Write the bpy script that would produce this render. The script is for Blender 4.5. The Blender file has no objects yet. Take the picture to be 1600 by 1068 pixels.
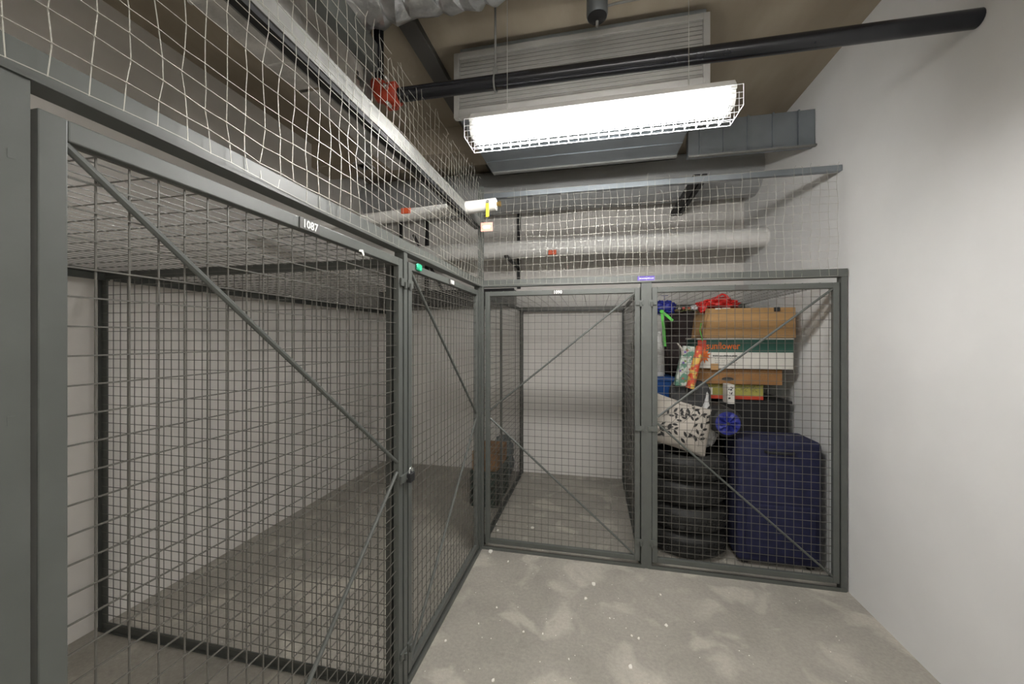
import bpy, math, random
from mathutils import Vector, Matrix, noise
random.seed(7)
R = random.Random(11)
PI = math.pi
S = bpy.context.scene

# ------------------------------------------------------------------ camera
CAM = (0.871, -2.872, 1.63)
YAW = math.radians(12.1)
FPX = 597.0
cd = bpy.data.cameras.new('camera')
cam = bpy.data.objects.new('camera', cd)
S.collection.objects.link(cam)
cam.location = CAM
cam.rotation_euler = (PI / 2, 0, YAW)
cd.sensor_width = 36
cd.lens = FPX / 1600 * 36
cd.shift_y = -5 / 1600
cd.clip_start = 0.02
S.camera = cam

# ------------------------------------------------------------------ world, exposure
w = bpy.data.worlds.new('world')
S.world = w
w.use_nodes = True
w.node_tree.nodes['Background'].inputs[0].default_value = (0.8, 0.85, 0.9, 1)
w.node_tree.nodes['Background'].inputs[1].default_value = 0.02
S.view_settings.view_transform = 'Standard'
S.view_settings.look = 'None'
S.view_settings.gamma = 1
S.view_settings.use_curve_mapping = False
S.view_settings.exposure = 1.95
LAMP = 26.0          # emission of the diffusers of the ceiling lamps

S.cycles.max_bounces = 8
S.cycles.diffuse_bounces = 5

# ------------------------------------------------------------------ helpers
def at(px, py, Y):
    """point of the vertical plane y = Y seen at photo pixel (px, py)"""
    t = (px - 800) / FPX
    d = (Y - CAM[1]) / (math.cos(YAW) + t * math.sin(YAW))
    return Vector((CAM[0] + d * (t * math.cos(YAW) - math.sin(YAW)), Y, CAM[2] + (529 - py) / FPX * d))


def link(o):
    S.collection.objects.link(o)
    return o


class MB:
    def __init__(s):
        s.v = []; s.f = []; s.m = []
        s.mi = 0

    def add(s, vs, fs):
        b = len(s.v)
        s.v += [tuple(p) for p in vs]
        for f in fs:
            s.f.append([i + b for i in f]); s.m.append(s.mi)
        return s

    def box(s, a, b):
        x0, y0, z0 = [min(a[i], b[i]) for i in range(3)]
        x1, y1, z1 = [max(a[i], b[i]) for i in range(3)]
        return s.add([(x0, y0, z0), (x1, y0, z0), (x1, y1, z0), (x0, y1, z0), (x0, y0, z1), (x1, y0, z1), (x1, y1, z1), (x0, y1, z1)],
                     [(0, 3, 2, 1), (4, 5, 6, 7), (0, 1, 5, 4), (1, 2, 6, 5), (2, 3, 7, 6), (3, 0, 4, 7)])

    def bar(s, a, b, r, n=4, r2=None, caps=True):
        a = Vector(a); b = Vector(b); d = (b - a).normalized()
        u = d.orthogonal().normalized() if abs(d.z) < .9 else Vector((1, 0, 0)) - d * d.x
        if abs(d.z) < .9:
            u = Vector((0, 0, 1)) - d * d.z
        u.normalize(); w_ = d.cross(u)
        r2 = r if r2 is None else r2
        vs = []
        for p, rr in ((a, r), (b, r2)):
            for k in range(n):
                t = 2 * PI * (k + .5) / n
                vs.append(p + u * math.cos(t) * rr + w_ * math.sin(t) * rr)
        fs = [(k, (k + 1) % n, n + (k + 1) % n, n + k) for k in range(n)]
        if caps:
            fs += [tuple(range(n))[::-1], tuple(range(n, 2 * n))]
        return s.add(vs, fs)

    def tube(s, pts, r, n=8, caps=True):
        pts = [Vector(p) for p in pts]
        rs = r if isinstance(r, (list, tuple)) else [r] * len(pts)
        vs = []; u = None
        for i, p in enumerate(pts):
            d = (pts[min(i + 1, len(pts) - 1)] - pts[max(i - 1, 0)]).normalized()
            u = d.orthogonal().normalized() if u is None else (u - d * u.dot(d)).normalized()
            w_ = d.cross(u)
            for k in range(n):
                t = 2 * PI * (k + .5) / n
                vs.append(p + (u * math.cos(t) + w_ * math.sin(t)) * rs[i])
        fs = []
        for i in range(len(pts) - 1):
            for k in range(n):
                fs.append((i * n + k, i * n + (k + 1) % n, (i + 1) * n + (k + 1) % n, (i + 1) * n + k))
        if caps:
            fs += [tuple(range(n))[::-1], tuple(range((len(pts) - 1) * n, len(pts) * n))]
        return s.add(vs, fs)

    def lathe(s, prof, c=(0, 0, 0), n=24, axis='z', caps=True):
        vs = []
        for r, h in prof:
            for k in range(n):
                t = 2 * PI * k / n
                a, b = r * math.cos(t), r * math.sin(t)
                p = {'z': (a, b, h), 'y': (a, h, b), 'x': (h, a, b)}[axis]
                vs.append((p[0] + c[0], p[1] + c[1], p[2] + c[2]))
        fs = []
        for i in range(len(prof) - 1):
            for k in range(n):
                fs.append((i * n + k, i * n + (k + 1) % n, (i + 1) * n + (k + 1) % n, (i + 1) * n + k))
        if caps:
            fs += [tuple(range(n)), tuple(range((len(prof) - 1) * n, len(prof) * n))]
        return s.add(vs, fs)

    def prism(s, poly, a, b, axis='y'):
        """poly (2D) extruded from a to b along axis"""
        n = len(poly); vs = []
        for h in (a, b):
            for p, q in poly:
                vs.append({'y': (p, h, q), 'x': (h, p, q), 'z': (p, q, h)}[axis])
        fs = [(k, (k + 1) % n, n + (k + 1) % n, n + k) for k in range(n)] + [tuple(range(n))[::-1], tuple(range(n, 2 * n))]
        return s.add(vs, fs)

    def lump(s, c, size, e=2.6, amp=.05, freq=5, nu=28, nv=16, seed=0, fn=None):
        """soft rounded body (super-ellipsoid) with creases"""
        vs = []; fs = []
        def sp(x, p): return math.copysign(abs(x) ** p, x)
        p = 2 / e
        for j in range(nv + 1):
            ph = -PI / 2 + PI * j / nv
            for i in range(nu):
                th = 2 * PI * i / nu
                q = Vector((sp(math.cos(ph), p) * sp(math.cos(th), p), sp(math.cos(ph), p) * sp(math.sin(th), p), sp(math.sin(ph), p)))
                k = 1 + amp * noise.noise(q * freq + Vector((seed, seed * 2, 0))) + amp * .5 * noise.noise(q * freq * 2.3 + Vector((seed, 3, 0)))
                q = Vector((q.x * size[0] / 2, q.y * size[1] / 2, q.z * size[2] / 2)) * k
                if fn: q = fn(q)
                vs.append(q + Vector(c))
        for j in range(nv):
            for i in range(nu):
                fs.append((j * nu + i, j * nu + (i + 1) % nu, (j + 1) * nu + (i + 1) % nu, (j + 1) * nu + i))
        return s.add(vs, fs)

    def build(s, name, mat, parent=None, smooth=False, bevel=0, weld=False, seg=2):
        me = bpy.data.meshes.new(name)
        me.from_pydata(s.v, [], s.f)
        mats = mat if isinstance(mat, (list, tuple)) else [mat]
        for m in mats: me.materials.append(m)
        if len(mats) > 1: me.polygons.foreach_set('material_index', s.m)
        me.update()
        if smooth:
            me.polygons.foreach_set('use_smooth', [True] * len(me.polygons))
            me.set_sharp_from_angle(angle=math.radians(40 if smooth is True else smooth))
        o = link(bpy.data.objects.new(name, me))
        if parent: o.parent = parent
        if bevel:
            b = o.modifiers.new('bevel', 'BEVEL'); b.width = bevel; b.segments = seg; b.limit_method = 'ANGLE'
        return o


def tag(o, label, cat, group=None, kind=None):
    o['label'] = label; o['category'] = cat
    if group: o['group'] = group
    if kind: o['kind'] = kind
    return o


def struct(o):
    o['kind'] = 'structure'
    return o


def stuff(o):
    o['kind'] = 'stuff'
    return o


def thing(name, label, cat, loc=(0, 0, 0), rz=0, group=None):
    o = link(bpy.data.objects.new(name, None))
    o.empty_display_size = .05
    o.location = loc; o.rotation_euler = (0, 0, rz)
    return tag(o, label, cat, group)


def base(o):
    """move the mesh so that the object's origin is at the base of its own geometry"""
    me = o.data
    xs = [v.co for v in me.vertices]
    c = Vector((sum(p.x for p in xs) / len(xs), sum(p.y for p in xs) / len(xs), min(p.z for p in xs)))
    me.transform(Matrix.Translation(-c)); o.location = o.location + c
    return o


def text(name, s, size, mat, parent, loc, rot=(PI / 2, 0, 0), depth=.0008, align='CENTER', sx=1, bold=0):
    cu = bpy.data.curves.new(name, 'FONT')
    cu.body = s; cu.size = size; cu.extrude = depth; cu.align_x = align; cu.align_y = 'CENTER'; cu.resolution_u = 2
    cu.offset = bold
    t = bpy.data.objects.new(name + '_tmp', cu)
    link(t)
    dg = bpy.context.evaluated_depsgraph_get()
    me = bpy.data.meshes.new_from_object(t.evaluated_get(dg))
    bpy.data.objects.remove(t)
    me.name = name; me.materials.clear(); me.materials.append(mat)
    o = link(bpy.data.objects.new(name, me))
    o.location = loc; o.rotation_euler = rot; o.scale = (sx, 1, 1)
    if parent: o.parent = parent
    return o

# ------------------------------------------------------------------ materials
def mat(name, col, rough=.6, metal=0, var=.0, scale=6, bump=0, bscale=30, col2=None, emis=None, es=0, stretch=None, spec=.5, detail=6, coat=0, lo=.35, hi=.65):
    m = bpy.data.materials.new(name); m.use_nodes = True
    nt = m.node_tree; b = nt.nodes['Principled BSDF']
    b.inputs['Roughness'].default_value = rough; b.inputs['Metallic'].default_value = metal
    b.inputs['Specular IOR Level'].default_value = spec
    if coat: b.inputs['Coat Weight'].default_value = coat
    c = (*col, 1)
    b.inputs['Base Color'].default_value = c
    tc = nt.nodes.new('ShaderNodeTexCoord'); src = tc.outputs['Object']
    if stretch:
        mp = nt.nodes.new('ShaderNodeMapping'); mp.inputs['Scale'].default_value = stretch
        nt.links.new(src, mp.inputs[0]); src = mp.outputs[0]
    if var or col2:
        n = nt.nodes.new('ShaderNodeTexNoise'); n.inputs['Scale'].default_value = scale; n.inputs['Detail'].default_value = detail
        nt.links.new(src, n.inputs['Vector'])
        r = nt.nodes.new('ShaderNodeValToRGB')
        c2 = col2 or tuple(x * (1 + var) for x in col)
        c1 = col if col2 else tuple(x * (1 - var) for x in col)
        r.color_ramp.elements[0].position = lo; r.color_ramp.elements[1].position = hi
        r.color_ramp.elements[0].color = (*c1, 1); r.color_ramp.elements[1].color = (*[min(1, x) for x in c2], 1)
        nt.links.new(n.outputs['Fac'], r.inputs[0]); nt.links.new(r.outputs[0], b.inputs['Base Color'])
    if bump:
        n2 = nt.nodes.new('ShaderNodeTexNoise'); n2.inputs['Scale'].default_value = bscale; n2.inputs['Detail'].default_value = 4
        nt.links.new(src, n2.inputs['Vector'])
        bp = nt.nodes.new('ShaderNodeBump'); bp.inputs['Strength'].default_value = bump; bp.inputs['Distance'].default_value = .01
        nt.links.new(n2.outputs['Fac'], bp.inputs['Height']); nt.links.new(bp.outputs[0], b.inputs['Normal'])
    if emis:
        b.inputs['Emission Color'].default_value = (*emis, 1); b.inputs['Emission Strength'].default_value = es
    return m


def floor_mat():
    m = bpy.data.materials.new('worn_concrete_floor'); m.use_nodes = True
    nt = m.node_tree; b = nt.nodes['Principled BSDF']; N = nt.nodes.new; L = nt.links.new
    b.inputs['Roughness'].default_value = .55
    tc = N('ShaderNodeTexCoord')
    def nz(sc, det, rough=.5, dist=0):
        n = N('ShaderNodeTexNoise'); n.inputs['Scale'].default_value = sc; n.inputs['Detail'].default_value = det
        n.inputs['Roughness'].default_value = rough; n.inputs['Distortion'].default_value = dist
        L(tc.outputs['Object'], n.inputs['Vector']); return n
    def ramp(src, p0, p1, c0, c1):
        r = N('ShaderNodeValToRGB'); e = r.color_ramp.elements
        e[0].position = p0; e[1].position = p1; e[0].color = (*c0, 1); e[1].color = (*c1, 1)
        L(src, r.inputs[0]); return r
    def mix(a, bb, fac, mode='MIX'):
        x = N('ShaderNodeMix'); x.data_type = 'RGBA'; x.blend_type = mode
        if isinstance(fac, float): x.inputs[0].default_value = fac
        else: L(fac, x.inputs[0])
        L(a, x.inputs[6])
        if isinstance(bb, tuple): x.inputs[7].default_value = (*bb, 1)
        else: L(bb, x.inputs[7])
        return x.outputs[2]
    a = ramp(nz(2.2, 8, .6, .8).outputs['Fac'], .30, .70, (.275, .258, .226), (.375, .352, .308))
    p = ramp(nz(3.6, 3, .45, .6).outputs['Fac'], .55, .64, (0, 0, 0), (.75, .75, .75))      # pale trowelled patches
    o1 = mix(a.outputs[0], (.48, .45, .39), p.outputs[0])
    f = ramp(nz(55, 6, .7).outputs['Fac'], .3, .7, (.80, .80, .80), (1.08, 1.08, 1.07))
    o2 = mix(o1, f.outputs[0], 1.0, 'MULTIPLY')
    d = ramp(nz(7, 8, .7, 1.0).outputs['Fac'], .60, .75, (0, 0, 0), (.5, .5, .5))
    o3 = mix(o2, (.17, .165, .15), d.outputs[0])
    L(o3, b.inputs['Base Color'])
    bp = N('ShaderNodeBump'); bp.inputs['Strength'].default_value = .12; bp.inputs['Distance'].default_value = .01
    L(nz(30, 8, .7).outputs['Fac'], bp.inputs['Height']); L(bp.outputs[0], b.inputs['Normal'])
    return m

M = {}
M['floor'] = floor_mat()
M['wall'] = mat('painted_grey_wall', (.70, .675, .64), .7, var=.04, scale=2, bump=.06, bscale=25)
M['wallside'] = mat('white_painted_wall', (.74, .74, .73), .7, var=.03, scale=2, bump=.05, bscale=25)
M['ceil'] = mat('bare_brown_concrete', (.27, .225, .165), .85, col2=(.37, .32, .245), scale=1.8, bump=.25, bscale=9, stretch=(1.6, .5, 1))
M['steel'] = mat('grey_green_painted_steel', (.088, .094, .086), .42, var=.06, scale=9)
M['steeldark'] = mat('dark_painted_steel', (.055, .058, .052), .5, var=.1, scale=9)
M['wire'] = mat('painted_mesh_wire', (.11, .105, .092), .38, metal=.2)
M['galv'] = mat('galvanised_wire', (.40, .385, .34), .42, metal=.25)
M['galvrail'] = mat('galvanised_rail', (.225, .225, .215), .5, metal=.25, var=.1, scale=14)
M['duct'] = mat('sheet_metal_duct', (.24, .265, .285), .38, metal=.75, var=.12, scale=3, bump=.03, bscale=6)
M['ductgrey'] = mat('grey_painted_duct', (.36, .37, .37), .5, var=.05, scale=3)
M['louvre'] = mat('cream_louvre_paint', (.27, .262, .245), .5, var=.06, scale=8)
M['blackpipe'] = mat('black_painted_pipe', (.010, .011, .015), .22, var=.2, scale=6)
M['black'] = mat('matt_black', (.012, .012, .013), .6)
M['insul'] = mat('white_pipe_insulation', (.70, .69, .665), .6, var=.05, scale=12, bump=.12, bscale=18)
M['redpaint'] = mat('red_coupling_paint', (.42, .045, .018), .45, var=.2, scale=25)
M['zinc'] = mat('zinc_bolt', (.6, .6, .58), .3, metal=.9)
M['yellow'] = mat('yellow_plastic', (.75, .58, .03), .4)
M['tagred'] = mat('salmon_tag', (.80, .30, .23), .5)
M['orange'] = mat('orange_red_label', (.62, .085, .02), .5)
M['whiteink'] = mat('white_ink', (.85, .85, .83), .5)
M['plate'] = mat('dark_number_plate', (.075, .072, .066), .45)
M['purple'] = mat('purple_label', (.09, .05, .36), .4)
M['green'] = mat('green_tape', (.02, .38, .20), .45)
M['brass'] = mat('brass', (.45, .30, .10), .35, metal=.9)
M['lampbody'] = mat('lamp_housing_white', (.60, .60, .58), .45)
M['guard'] = mat('white_guard_wire', (.85, .85, .88), .35)
M['diffuser'] = mat('lit_diffuser', (.9, .9, .9), .5, emis=(1.0, .985, .955), es=LAMP)
M['fill_diffuser'] = mat('added_fill_diffuser', (.9, .9, .9), .5, emis=(1.0, .985, .955), es=LAMP * .5)  # weaker glow, for the added fill lamps only
M['foil'] = mat('crinkled_foil', (.62, .63, .64), .28, metal=.9, var=.15, scale=14, bump=1.0, bscale=22)
M['plastic'] = mat('dusty_plastic_wrap', (.50, .485, .455), .35, var=.2, scale=7, bump=.6, bscale=14)
M['chip'] = mat('white_paint_chip', (.78, .76, .70), .7)

# ------------------------------------------------------------------ room shell
XL, XR, YB, YF, ZC = -1.87, 2.475, 1.745, -5.2, 3.56
def slab(name, a, b, m):
    mb = MB(); mb.box(a, b); return struct(mb.build(name, m))
slab('floor', (XL - .2, YF - .2, -.15), (XR + .2, YB + .2, 0), M['floor'])
slab('ceiling', (XL - .2, YF - .2, ZC), (XR + .2, YB + .2, ZC + .2), M['ceil'])
slab('wall_left', (XL - .2, YF - .2, 0), (XL, YB + .2, ZC), M['wall'])
slab('wall_right', (XR, YF - .2, 0), (XR + .2, YB + .2, ZC), M['wallside'])
slab('wall_back', (XL, YB, 0), (XR, YB + .2, ZC), M['wall'])
slab('wall_front', (XL, YF - .2, 0), (XR, YF, ZC), M['wall'])
tr = MB(); tr.box((XL, .42, 3.33), (-.1, .72, ZC))
struct(tr.build('trim_1', M['ceil']))

# ------------------------------------------------------------------ wire mesh
def wire_grid(mb, u0, u1, z0, z1, y, step_u=.0508, step_z=.0508, r=.0019, ax='xz', off=.0035):
    """welded wires: ax gives the two axes of the panel, y the third coordinate"""
    def P(a, b, c):
        if ax == 'xz': return (a, c, b)
        if ax == 'yz': return (c, a, b)
        return (a, b, c)
    k = u0 + step_u / 2
    while k < u1:
        mb.bar(P(k, z0, y), P(k, z1, y), r, 4, caps=False); k += step_u
    k = z0 + step_z / 2
    while k < z1:
        mb.bar(P(u0, k, y - off), P(u1, k, y - off), r, 4, caps=False); k += step_z


def locker(label, loc, rz, d0, d1, number, mirror, depth, W=1.235, roof1=None, mid=None, group='wire mesh storage lockers', plate_u=.46, plabel=None):
    L = thing('storage_locker', label, 'locker', loc, rz, group)
    zb, zt, fw = .045, 1.995, .036
    # door frame
    f = MB()
    for a, b in (((d0, -.014, zb), (d0 + fw, .014, zt)), ((d1 - fw, -.014, zb), (d1, .014, zt)),
                 ((d0 + fw, -.0135, zt - fw), (d1 - fw, .0135, zt)), ((d0 + fw, -.0135, zb), (d1 - fw, .0135, zb + fw))):
        f.box(a, b)
    door = f.build('door', M['steel'], L, bevel=.0025)
    g = MB(); wire_grid(g, d0 + .006, d1 - .006, zb + .006, zt - .006, .004)
    stuff(g.build('wire_mesh', M['wire'], door))
    # K brace: two round rods meeting at mid height on one side
    zm0, zm1 = 1.075, 1.045
    e0, e1 = (d0 + fw, d1 - fw) if not mirror else (d1 - fw, d0 + fw)
    for za, zc in ((zm0, zt - fw), (zm1 - .03, zb + fw)):
        r_ = MB(); r_.bar((e0, -.004, za), (e1, -.004, zc), .0075, 8)
        r_.build('brace', M['steel'], door, smooth=True)
    # number plate with its number
    pu = d0 + (d1 - d0) * plate_u
    p = MB(); p.box((pu - .042, -.0165, zt - fw + .002), (pu + .042, -.0145, zt - .001))
    pl = p.build('number_plate', M['plate'], door)
    if number:
        text('number', number, .034, M['whiteink'], door, (pu, -.0175, zt - fw / 2), depth=.0006, sx=.95, bold=.0008)
    # hinge tabs on the post side and latch
    hs = d1 if not mirror else d0
    sg = 1 if not mirror else -1
    for z in (1.87, .17):
        h = MB(); h.box((hs - .03 * sg, -.024, z), (hs + .022 * sg, -.015, z + .035))
        h.bar((hs + .004 * sg, -.026, z - .012), (hs + .004 * sg, -.026, z + .02), .008, 8)
        h.build('hinge', M['steel'], door, bevel=.001)
    ls = MB(); ls.box((hs - .034 * sg, -.026, .975), (hs + .03 * sg, -.015, 1.01))
    ls.bar((hs + .012 * sg, -.03, .985), (hs + .012 * sg, -.014, .985), .004, 8)
    ls.build('latch', M['steel'], door, bevel=.001)
    # posts
    def post(a, b, za=0, zz=2.03):
        q = MB()
        q.box((a, -.018, za), (b, -.013, zz)); q.box((a, -.013, za), (a + .005, .03, zz))
        for z in (.14, .5, 1.0, 1.5, 1.9):
            q.box(((a + b) / 2 - .004, -.0185, z), ((a + b) / 2 + .004, -.0179, z + .014))
        q2 = q.build('post', M['steel'], L)
    L['_'] = 0
    del L['_']
    locker.post = post
    # sill channel and cross wire roof
    s_ = MB(); s_.box((.012, -.022, .0), (W - .012, .02, .006)); s_.box((.012, -.022, .006), (W - .012, -.018, .024))
    s_.build('sill_channel', M['steel'], L)
    rr = MB(); wire_grid(rr, .03, roof1 or (W - .01), .02, depth - .05, 2.0, .1016, .0508, .0019, 'xy')
    stuff(rr.build('roof_mesh', M['wire'], L))
    ra = MB(); W2 = roof1 or W - .01
    ra.box((0.01, depth - .05, 1.955), (W2, depth - .045, 2.005)); ra.box((.01, depth - .09, 2.003), (W2, depth - .05, 2.008))
    ra.build('rear_rail', M['steeldark'], L)
    return L, door


def partition(L, u, depth, mids=()):
    f = MB()
    for a, b in (((u - .004, .03, .01), (u + .004, .07, 2.0)), ((u - .02, .03, .01), (u + .004, .036, 2.0)),
                 ((u - .004, depth - .06, .01), (u + .004, depth - .02, 2.0)), ((u - .02, depth - .026, .01), (u + .02, depth - .02, 2.0)),
                 ((u - .004, .07, .01), (u + .004, depth - .06, .05)), ((u - .004, .07, 1.96), (u + .004, depth - .06, 2.0)),
                 ((u - .02, .03, .008), (u + .02, depth - .02, .012))):
        f.box(a, b)
    for m_ in mids:
        f.box((u - .006, m_, .05), (u + .006, m_ + .036, 1.96))
    fr = f.build('partition', M['steeldark'], L)
    g = MB(); wire_grid(g, .035, depth - .025, .02, 1.99, u, .0508, .0508, .0019, 'yz')
    stuff(g.build('wire_mesh', M['wire'], fr))

DL, DF = 1.84, 1.72
GL = 'wire mesh storage lockers'
# A: near left
A, doorA = locker('nearest left-row locker, empty, its door numbered 1087', (0, -2.47, 0), PI / 2, .03, 1.207, '1087', False, DL, plate_u=.50)
# note: doors of the left row carry the K brace vertex on their far side
def rebrace(door, d0, d1, vertex_right):
    for c in list(door.children):
        if c.name.startswith('brace'):
            bpy.data.objects.remove(c)
    fw = .036
    e0, e1 = (d1 - fw, d0 + fw) if vertex_right else (d0 + fw, d1 - fw)
    for za, zc in ((1.075, 1.955), (1.03, .085)):
        r_ = MB(); r_.bar((e0, -.004, za), (e1, -.004, zc), .0075, 8)
        r_.build('brace', M['steel'], door, smooth=True)
rebrace(doorA, .03, 1.207, True)
locker.post(-.02, .02)
locker.post(1.211, 1.243)
partition(A, 1.208, DL)
B, doorB = locker('second locker of the left row beside the corner, green tape on its door', (0, -1.235, 0), PI / 2, .028, 1.152, '1088', True, DL, plate_u=.50, roof1=2.93)
rebrace(doorB, .028, 1.152, True)
locker.post(1.178, 1.205)
# C: middle, empty
Cc, doorC = locker('empty locker facing the aisle, its door numbered 1090', (0, 0, 0), 0, .045, 1.193, '1090', False, DF, plate_u=.49)
locker.post(-.012, .034)
locker.post(1.2, 1.235)
partition(Cc, .012, DF, (.62,))
partition(Cc, 1.208, DF, (.62,))
D, doorD = locker('right-hand locker crammed with boxes, tyres and bags', (1.235, 0, 0), 0, .04, 1.19, '', True, DF, plate_u=.5)
locker.post(.0, .036)
locker.post(1.196, 1.228)
rebrace(doorD, .04, 1.19, False)

# padlock on the nearest door, green tape, small white tape scraps
k = thing('padlock', 'black padlock hanging from the latch between the two left-row doors', 'padlock', (.035, -1.225, .995))
m_ = MB(); m_.box((-.012, -.024, -.03), (.012, .018, .012)); m_.build('body', M['black'], k, bevel=.004)
m_ = MB(); m_.tube([(0, -.016, .008), (0, -.016, .026), (0, -.008, .034), (0, .004, .034), (0, .012, .026), (0, .012, .008)], .0035, 8)
m_.build('shackle', M['zinc'], k, smooth=True)
m_ = MB(); m_.lump((.018, -1.105, 1.985), (.012, .062, .034), 3, .25, 6, 16, 10, 3)
tag(base(m_.build('tape_piece', M['green'], smooth=True)), 'scrap of green tape on the top frame of the second left-row door', 'tape')
m_ = MB(); m_.prism([(0, 0), (.02, .004), (.03, -.012), (.024, -.02), (.012, -.006), (-.004, -.008)], .017, .019, 'x')
o = m_.build('tape_scrap', M['chip']); o.location = (0, -1.60, 1.962)
tag(o, 'torn bit of white tape under the top frame of the nearest door', 'tape')

# ------------------------------------------------------------------ top rails and netting above the lockers
def rail(name, a, b, label):
    pass

net_far = thing('wire_netting', 'galvanised netting above the two lockers facing the aisle', 'netting', (0, 0, 2.03), 0, None)
m_ = MB()
m_.box((-.01, -.022, 0), (XR - .01, -.018, .052)); m_.box((-.01, -.018, 0), (XR - .01, .03, .004))
m_.build('bottom_rail', M['steel'], net_far, bevel=.001)
net_left = thing('wire_netting', 'galvanised netting above the left row of lockers', 'netting', (0, 0, 2.03), 0, None)
m_ = MB()
m_.box((.018, -3.6, 0), (.022, -.022, .052)); m_.box((-.03, -3.6, 0), (.018, -.022, .004))
m_.build('bottom_rail', M['steel'], net_left, bevel=.001)
m_ = MB()
m_.box((.004, -3.6, .47), (.008, -.02, .535)); m_.box((-.06, -3.6, .47), (.004, -.02, .474)); m_.box((-.004, -3.6, .535), (.008, -.02, .539))
m_.build('middle_rail', M['galvrail'], net_left)
m_ = MB(); m_.box((-.035, -3.6, .452), (.003, -.02, .469))  # black strip put in for the shadow under the middle rail's lip
m_.build('rail_shadow_gap_strip', M['black'], net_left).name = 'rail_shadow_strip'
# corner post carrying both nettings
m_ = MB(); m_.box((-.012, -.018, .052), (.034, -.013, .78)); m_.box((-.012, -.013, .052), (-.007, .03, .78))
m_.build('corner_post', M['steel'], net_far)

def netting(fn, u0, u1, z0, z1, r, jit, seed, ragged=.0, step=.0508, stepv=.0508):
    """wavy woven netting: fn(u, z, out) gives a point"""
    rr = random.Random(seed); mb = MB()
    nu = int((u1 - u0) / step); nz_ = int((z1 - z0) / stepv)
    J = [[(rr.gauss(0, jit), rr.gauss(0, jit * .3), rr.gauss(0, jit * .25)) for _ in range(nz_ + 1)] for _ in range(nu + 1)]
    def pt(i, j, o=0):
        u = u0 + i * step; z = z0 + j * stepv
        a, b, c = J[i][j]
        bul = .010 * math.sin(u * 2.3 + seed) * math.sin(PI * j / max(1, nz_)) + .006 * math.sin(u * 9 + z * 7)
        return fn(u + a + .004 * math.sin(z * 23 + i), z + b + .006 * math.sin(u * 5 + j), c + bul + o)
    for i in range(nu + 1):
        top = nz_ - (rr.randint(0, 2) if ragged else 0)
        for j in range(top):
            mb.bar(pt(i, j), pt(i, j + 1), r, 4, caps=False)
        if ragged:
            p = pt(i, top); q = p + Vector((rr.gauss(0, .006), rr.gauss(0, .006), rr.uniform(.01, .045)))
            mb.bar(p, q, r, 4, caps=False)
    for j in range(nz_ + 1):
        for i in range(nu):
            if ragged and j > nz_ - 2 and rr.random() < .35: continue
            mb.bar(pt(i, j, -.003), pt(i + 1, j, -.003), r * .9, 4, caps=False)
    return mb

stuff(netting(lambda u, z, o: Vector((u, -.028 + o, z)), .02, 2.44, .01, .76, .0010, .0013, 3, True).build('netting_panel', M['galv'], net_far))
stuff(netting(lambda u, z, o: Vector((.028 - o, u, z)), -3.5, -.02, .01, .49, .0010, .0032, 5).build('lower_netting_panel', M['galv'], net_left))
stuff(netting(lambda u, z, o: Vector((.014 - o, u, z)), -3.5, -.02, .47, .84, .0010, .0032, 8, True).build('upper_netting_panel', M['galv'], net_left))
# purple sticker
s_ = thing('sticker', 'purple sticker with white lettering on the rail above the locker post', 'sticker', (1.235, -.0226, 2.044))
m_ = MB(); m_.box((-.06, -.0008, 0), (.055, 0, .03)); m_.build('backing', M['purple'], s_)
m_ = MB(); xx = -.05
while xx < .046:
    wd = R.uniform(.002, .006); m_.box((xx, -.0012, .011), (xx + wd, -.0008, .019 - R.random() * .003)); xx += wd + .0018
stuff(m_.build('lettering', M['whiteink'], s_))

# cross bar carried behind the far netting
p0, p1 = at(762, 307, .06), at(1156, 262, .06)
p1 = p0 + (Vector((2.47, .06, p0.z)) - p0)
m_ = MB(); m_.box((0.02, .045, p0.z - .022), (XR - .002, .085, p0.z + .018))
o = base(m_.build('strut_bar', M['duct'], bevel=.003)); tag(o, 'grey steel strut running along the top of the aisle-facing netting', 'bar')

# ------------------------------------------------------------------ ceiling lamps
def lamp(loc, label, L=1.215, group='caged fluorescent ceiling lamps', dm='diffuser'):
    t = thing('ceiling_lamp', label, 'lamp', loc, 0, group)
    w2 = .07
    m_ = MB(); m_.prism([(-w2, .082), (-w2, .098), (-.045, .135), (.045, .135), (w2, .098), (w2, .082)], 0, L, 'x')
    m_.build('housing', M['lampbody'], t, bevel=.002)
    m_ = MB(); m_.prism([(-.058, .08), (-.062, .05), (-.045, .028), (-.02, .02), (.02, .02), (.045, .028), (.062, .05), (.058, .08)], .03, L - .03, 'x')
    m_.build('diffuser', M[dm], t, smooth=30)
    for a in (0, L - .03):
        m_ = MB(); m_.prism([(-.064, .082), (-.066, .048), (-.047, .022), (.047, .022), (.066, .048), (.064, .082)], a, a + .028, 'x')
        m_.build('end_cap', M['lampbody'], t, bevel=.002)
    g = MB(); a0, a1 = -.02, L + .02; gw = .082; gz0, gz1 = .0, .09
    n = int((a1 - a0) / .05)
    for i in range(n + 1):
        x = a0 + (a1 - a0) * i / n
        g.tube([(x, -gw, gz1), (x, -gw, gz0), (x, gw, gz0), (x, gw, gz1)], .0014, 5)
    for (y, z) in ((-gw, gz1), (-gw, .055), (-gw, .03), (-gw, 0), (-.03, 0), (.03, 0), (gw, 0), (gw, .02), (gw, .04), (gw, gz1)):
        g.bar((a0, y, z), (a1, y, z), .0014, 5)
    for y in (-.03, .03):
        g.bar((a0, y, 0), (a0, y, gz1), .0014, 5); g.bar((a1, y, 0), (a1, y, gz1), .0014, 5)
    stuff(g.build('wire_guard', M['guard'], t))
    for x in (.18, L - .18):
        m_ = MB(); m_.bar((x, 0, .13), (x, 0, ZC - loc[2]), .0016, 6); m_.build('hanger', M['zinc'], t)
    return t
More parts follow.
